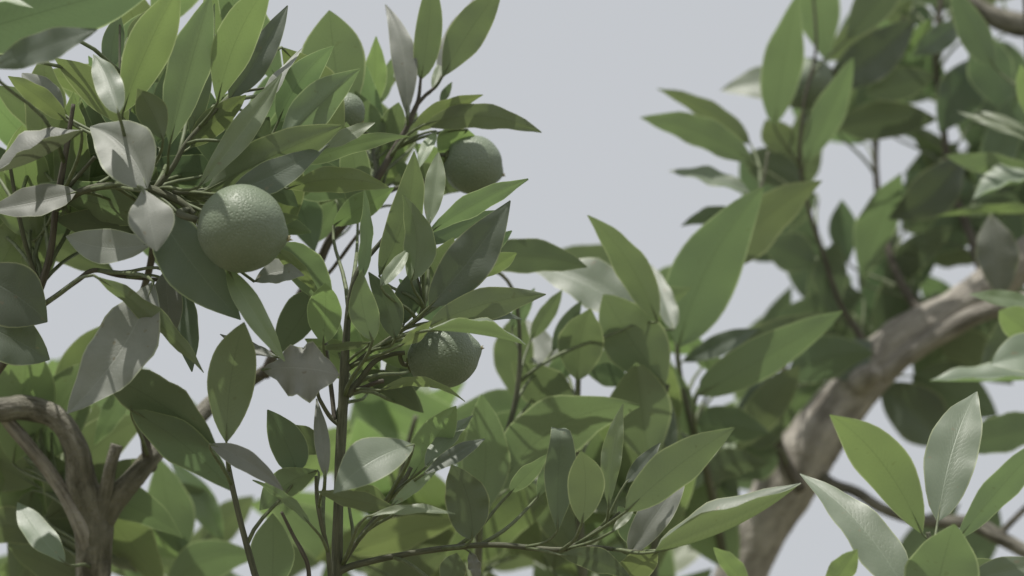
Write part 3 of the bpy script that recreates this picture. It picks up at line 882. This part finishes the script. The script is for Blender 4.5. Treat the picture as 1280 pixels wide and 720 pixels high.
# ------------------------------------------------------------------ more leaves between those, in the thick of each crown
SKY = [
    [(628, -60), (980, -60), (960, 30), (940, 90), (900, 104), (830, 108), (800, 145), (850, 190), (930, 214), (840, 215), (930, 245), (850, 280), (898, 272), (868, 296), (842, 335), (805, 318), (745, 262), (730, 275), (755, 308), (690, 313), (640, 290), (660, 225), (635, 240), (622, 245), (626, 200), (616, 178), (676, 164), (600, 130), (562, 112), (560, 95), (612, 30)],
    [(993, -60), (1008, -60), (1035, 70), (1030, 85), (995, 78)],
    [(356, -60), (474, -60), (492, 60), (478, 48), (455, 78), (440, 40), (416, 17), (376, 58), (352, 50)],
    [(497, -60), (522, -60), (518, 60), (505, 30)],
    [(1020, 222), (1055, 183), (1070, 200), (1105, 195), (1095, 235), (1056, 278), (1020, 268)],
    [(58, 392), (115, 345), (158, 368), (90, 420), (72, 440)],
    [(180, 405), (240, 465), (244, 410), (262, 390), (300, 398), (272, 440), (266, 490), (250, 512), (205, 460)],
    [(325, 495), (375, 490), (412, 480), (408, 530), (345, 528)],
    [(960, 735), (1000, 645), (1030, 620), (1045, 660), (1090, 735)],
    [(1035, 605), (1060, 575), (1120, 630), (1110, 645)],
    [(1105, 530), (1150, 555), (1165, 585), (1150, 620), (1100, 570)],
    [(1200, 480), (1235, 480), (1300, 515), (1300, 540), (1250, 580)],
    [(870, 440), (935, 345), (945, 350), (935, 400)],
    [(410, 340), (455, 285), (455, 340), (440, 345)],
    [(440, 290), (470, 280), (505, 235), (480, 300), (465, 330)],
    [(665, 420), (720, 365), (728, 375), (690, 440)],
    [(700, 475), (780, 470), (780, 500), (700, 500)],
    [(850, 470), (900, 450), (865, 510)],
    [(210, 640), (160, 580), (185, 575), (215, 580)],
    [(1000, 440), (1040, 430), (1035, 465), (985, 475)], [(1060, 545), (1090, 500), (1100, 540)],
    [(1090, 275), (1115, 275), (1110, 310), (1095, 300)], [(1180, 330), (1215, 335), (1205, 365), (1185, 360)],
    [(1180, 40), (1200, 45), (1205, 108), (1180, 105)], [(1225, 5), (1300, 20), (1300, 90), (1260, 60)],
    [(1130, 130), (1165, 128), (1165, 150), (1130, 148)],
    [(540, 105), (560, 130), (530, 160), (520, 150)],
]


def inside(poly, x, y):
    c = False
    j = len(poly) - 1
    for i in range(len(poly)):
        xi, yi = poly[i]
        xj, yj = poly[j]
        if (yi > y) != (yj > y) and x < (xj - xi) * (y - yi) / (yj - yi) + xi:
            c = not c
        j = i
    return c


def in_sky(x, y):
    return any(inside(p, x, y) for p in SKY)


def fill(keys, box, count, faces, zr, lr, seed, up=0.5, reach=60):
    r = random.Random(seed)
    x0, y0, x1, y1 = box
    made = 0
    for _ in range(count * 60):
        if made >= count:
            break
        k = r.choice(keys)
        bp = r.choice(BR[k].pix)
        bx, by = bp[0] + r.uniform(-reach, reach), bp[1] + r.uniform(-reach, reach)
        th = r.uniform(0, 2 * math.pi)
        dx, dy = math.cos(th) + 0.4 * (bx - bp[0]) / reach, math.sin(th) - up
        m = math.hypot(dx, dy) or 1
        L = r.uniform(*lr) * 1.6 / bp[2]
        tx, ty = bx + dx / m * L, by + dy / m * L
        if not (x0 < (bx + tx) / 2 < x1 and y0 < (by + ty) / 2 < y1):
            continue
        wpx = L * r.uniform(0.30, 0.46)
        px, py = -dy / m * wpx * 0.42, dx / m * wpx * 0.42
        bad = False
        for t in (0.0, 0.2, 0.4, 0.6, 0.8, 1.0):
            qx, qy = bx + (tx - bx) * t, by + (ty - by) * t
            h = math.sin(math.pi * t)
            if in_sky(qx, qy) or in_sky(qx + px * h, qy + py * h) or in_sky(qx - px * h, qy - py * h):
                bad = True
                break
        if bad:
            continue
        leaf(k, bx, by, tx, ty, wpx, r.choice(faces), z=r.uniform(*zr), bow=r.uniform(-8, 8))
        made += 1
    return made


fill(['U1', 'U2', 'U3', 'U4', 'UA', 'UB', 'UC'], (-40, -40, 400, 350), 80, 'uuuyyk', (3, 14), (95, 150), 11)
fill(['MB', 'MB3', 'MB5', 'M'], (340, 60, 620, 360), 20, 'uuuy', (3, 10), (80, 120), 12)
fill(['S1', 'M', 'S2', 'T3'], (380, 300, 640, 520), 8, 'uky', (4, 9), (80, 120), 13)
fill(['C1', 'C2', 'C3', 'C4'], (300, 480, 900, 760), 58, 'uuuyyyp', (4, 26), (150, 210), 14)
fill(['C1', 'C2', 'C3', 'K1'], (600, 330, 960, 600), 22, 'uuuy', (3, 14), (110, 160), 15)
fill(['LB', 'LC', 'F4'], (-40, 440, 420, 760), 46, 'uuuyy', (3, 20), (120, 180), 16)
fill(['K2', 'K3', 'K4', 'K5', 'K6'], (950, -50, 1320, 470), 78, 'kkku', (0, 18), (120, 180), 17, up=0.2)
fill(['R', 'R6', 'K1', 'R3', 'K7'], (860, 380, 1320, 680), 24, 'kku', (6, 16), (120, 170), 18, up=0.1)
fill(['R', 'K6', 'K7', 'K4'], (1330, -120, 1600, 480), 30, 'kuu', (-6, 12), (120, 170), 19, up=0.1)


# ------------------------------------------------------------------ fruit
def fruit(x, y, rpx, d, axis, label, k=1.0, stalk=None, n=2.0, stem=0.0):
    """axis: photo direction (dx, dy, depth) from stalk end to blossom end"""
    s = d / F
    rad = rpx * s
    ax = (RGT * axis[0] - UPV * axis[1] + FWD * axis[2]).normalized()
    e = bpy.data.objects.new("green_citrus_fruit", None)
    COL.objects.link(e)
    c = P(x, y, d)
    e.location = c
    e.empty_display_size = 0.02
    e["label"] = label
    e["category"] = "citrus fruit"
    e["group"] = "unripe citrus fruit on the branches"
    q = ax.to_track_quat('Z', 'Y').to_matrix()

    def loc(vx, vy, vz):
        return q @ Vector((vx, vy, vz))
    bm = bmesh.new()
    ns, nr = 48, 30
    rings = []
    for i in range(nr + 1):
        th = math.pi * i / nr                       # 0 = blossom end
        zz, rr = math.cos(th), math.sin(th)
        z_ = zz * k
        if zz > 0.93:
            z_ += 0.09 * ((zz - 0.93) / 0.07) ** 1.5    # small nipple at the blossom end
        if zz < -0.9:
            z_ += 0.10 * ((-zz - 0.9) / 0.1) ** 2 - stem * ((-zz - 0.9) / 0.1)
        if zz < 0:
            rr *= 1 - 0.10 * (-zz) * (k - 0.85)
        ring = []
        for j in range(ns):
            ph = 2 * math.pi * j / ns
            v = Vector((rr * math.cos(ph), rr * math.sin(ph), z_))
            v *= rad * (1 + 0.018 * noise.noise(v * 1.7 + Vector((x, y, 0))) + 0.006 * noise.noise(v * 5))
            ring.append(bm.verts.new(loc(*v)))
            if i in (0, nr):
                break
        rings.append(ring)
    for i in range(nr):
        a, b = rings[i], rings[i + 1]
        for j in range(ns):
            j2 = (j + 1) % ns
            if len(a) == 1:
                f = bm.faces.new([a[0], b[j], b[j2]])
            elif len(b) == 1:
                f = bm.faces.new([a[j], b[0], a[j2]])
            else:
                f = bm.faces.new([a[j], b[j], b[j2], a[j2]])
            f.smooth = True
    me = bpy.data.meshes.new("peel")
    bm.to_mesh(me)
    bm.free()
    link_rel("peel", me, M_PEEL, e)
    # blossom-end scar
    bm = bmesh.new()
    bmesh.ops.create_icosphere(bm, subdivisions=2, radius=rad * 0.075)
    for v in bm.verts:
        v.co = loc(v.co.x, v.co.y, v.co.z * 0.8 + rad * (k + 0.085)) * (1 + 0.1 * noise.noise(v.co * 900))
    me = bpy.data.meshes.new("blossom_scar")
    bm.to_mesh(me)
    bm.free()
    link_rel("blossom_scar", me, M_SCAR, e)
    # calyx: five-lobed button
    bm = bmesh.new()
    z0 = -rad * (k - 0.07)
    ctr = bm.verts.new(loc(0, 0, z0 - rad * 0.12))
    ring = []
    for j in range(20):
        ph = 2 * math.pi * j / 20
        rr = rad * (0.19 + 0.07 * math.cos(5 * ph))
        ring.append(bm.verts.new(loc(rr * math.cos(ph), rr * math.sin(ph), z0 - rad * (0.035 + 0.02 * math.cos(5 * ph)))))
    low = [bm.verts.new(v.co * 0.96) for v in ring]
    for j in range(20):
        f = bm.faces.new([ctr, ring[(j + 1) % 20], ring[j]])
        f.smooth = True
        bm.faces.new([ring[j], ring[(j + 1) % 20], low[(j + 1) % 20], low[j]])
    me = bpy.data.meshes.new("calyx")
    bm.to_mesh(me)
    bm.free()
    link_rel("calyx", me, M_CALYX, e)
    if stalk:
        a0 = loc(0, 0, z0 - rad * 0.05)
        end = P(*stalk) - c
        mid = a0 + (loc(0, 0, -1) * (end - a0).length * 0.5)
        pts = []
        for i in range(7):
            t = i / 6
            v = a0 * (1 - t) ** 2 + mid * 2 * t * (1 - t) + end * t * t
            pts.append((v.x, v.y, v.z, rad * (0.085 - 0.02 * t)))
        bm = bmesh.new()
        tube_into(bm, pts, 10, 0.08)
        me = bpy.data.meshes.new("stalk")
        bm.to_mesh(me)
        bm.free()
        link_rel("stalk", me, M_TWIG, e)
    return e


def link_rel(name, me, mat, parent):
    o = bpy.data.objects.new(name, me)
    COL.objects.link(o)
    me.materials.append(mat)
    o.parent = parent
    return o


fruit(302, 286, 55.5, 1.425, (0.96, 0.2, -0.1), "large round green fruit with pebbled peel hanging under the dense leaf cluster", 1.0, (236, 262, 1.47))
fruit(554, 446, 40, 1.505, (0.97, -0.22, -0.05), "egg-shaped green fruit tucked beneath a broad leaf on the upright shoot", 1.14, (500, 441, 1.5), stem=0.04)
fruit(591, 206, 37, 1.62, (0.9, 0.3, 0.2), "green fruit half in shade at the end of a thin twig against open sky", 1.0, (552, 218, 1.63))
fruit(432, 139, 24, 1.59, (0.8, 0.5, -0.2), "small pale green fruit peeking out between upright leaves behind the cluster", 1.0, (462, 170, 1.655))
fruit(1006, 104, 32, 1.995, (-0.9, 0.2, 0.0), "green fruit with sunlit top behind the upright leaf of the dark crown", 1.2, (1012, 80, 1.985))
fruit(160, 682, 30, 1.74, (0.3, 0.9, -0.2), "pale green fruit low down between the grey forked trunk and the leaves", 1.0, (205, 640, 1.84))
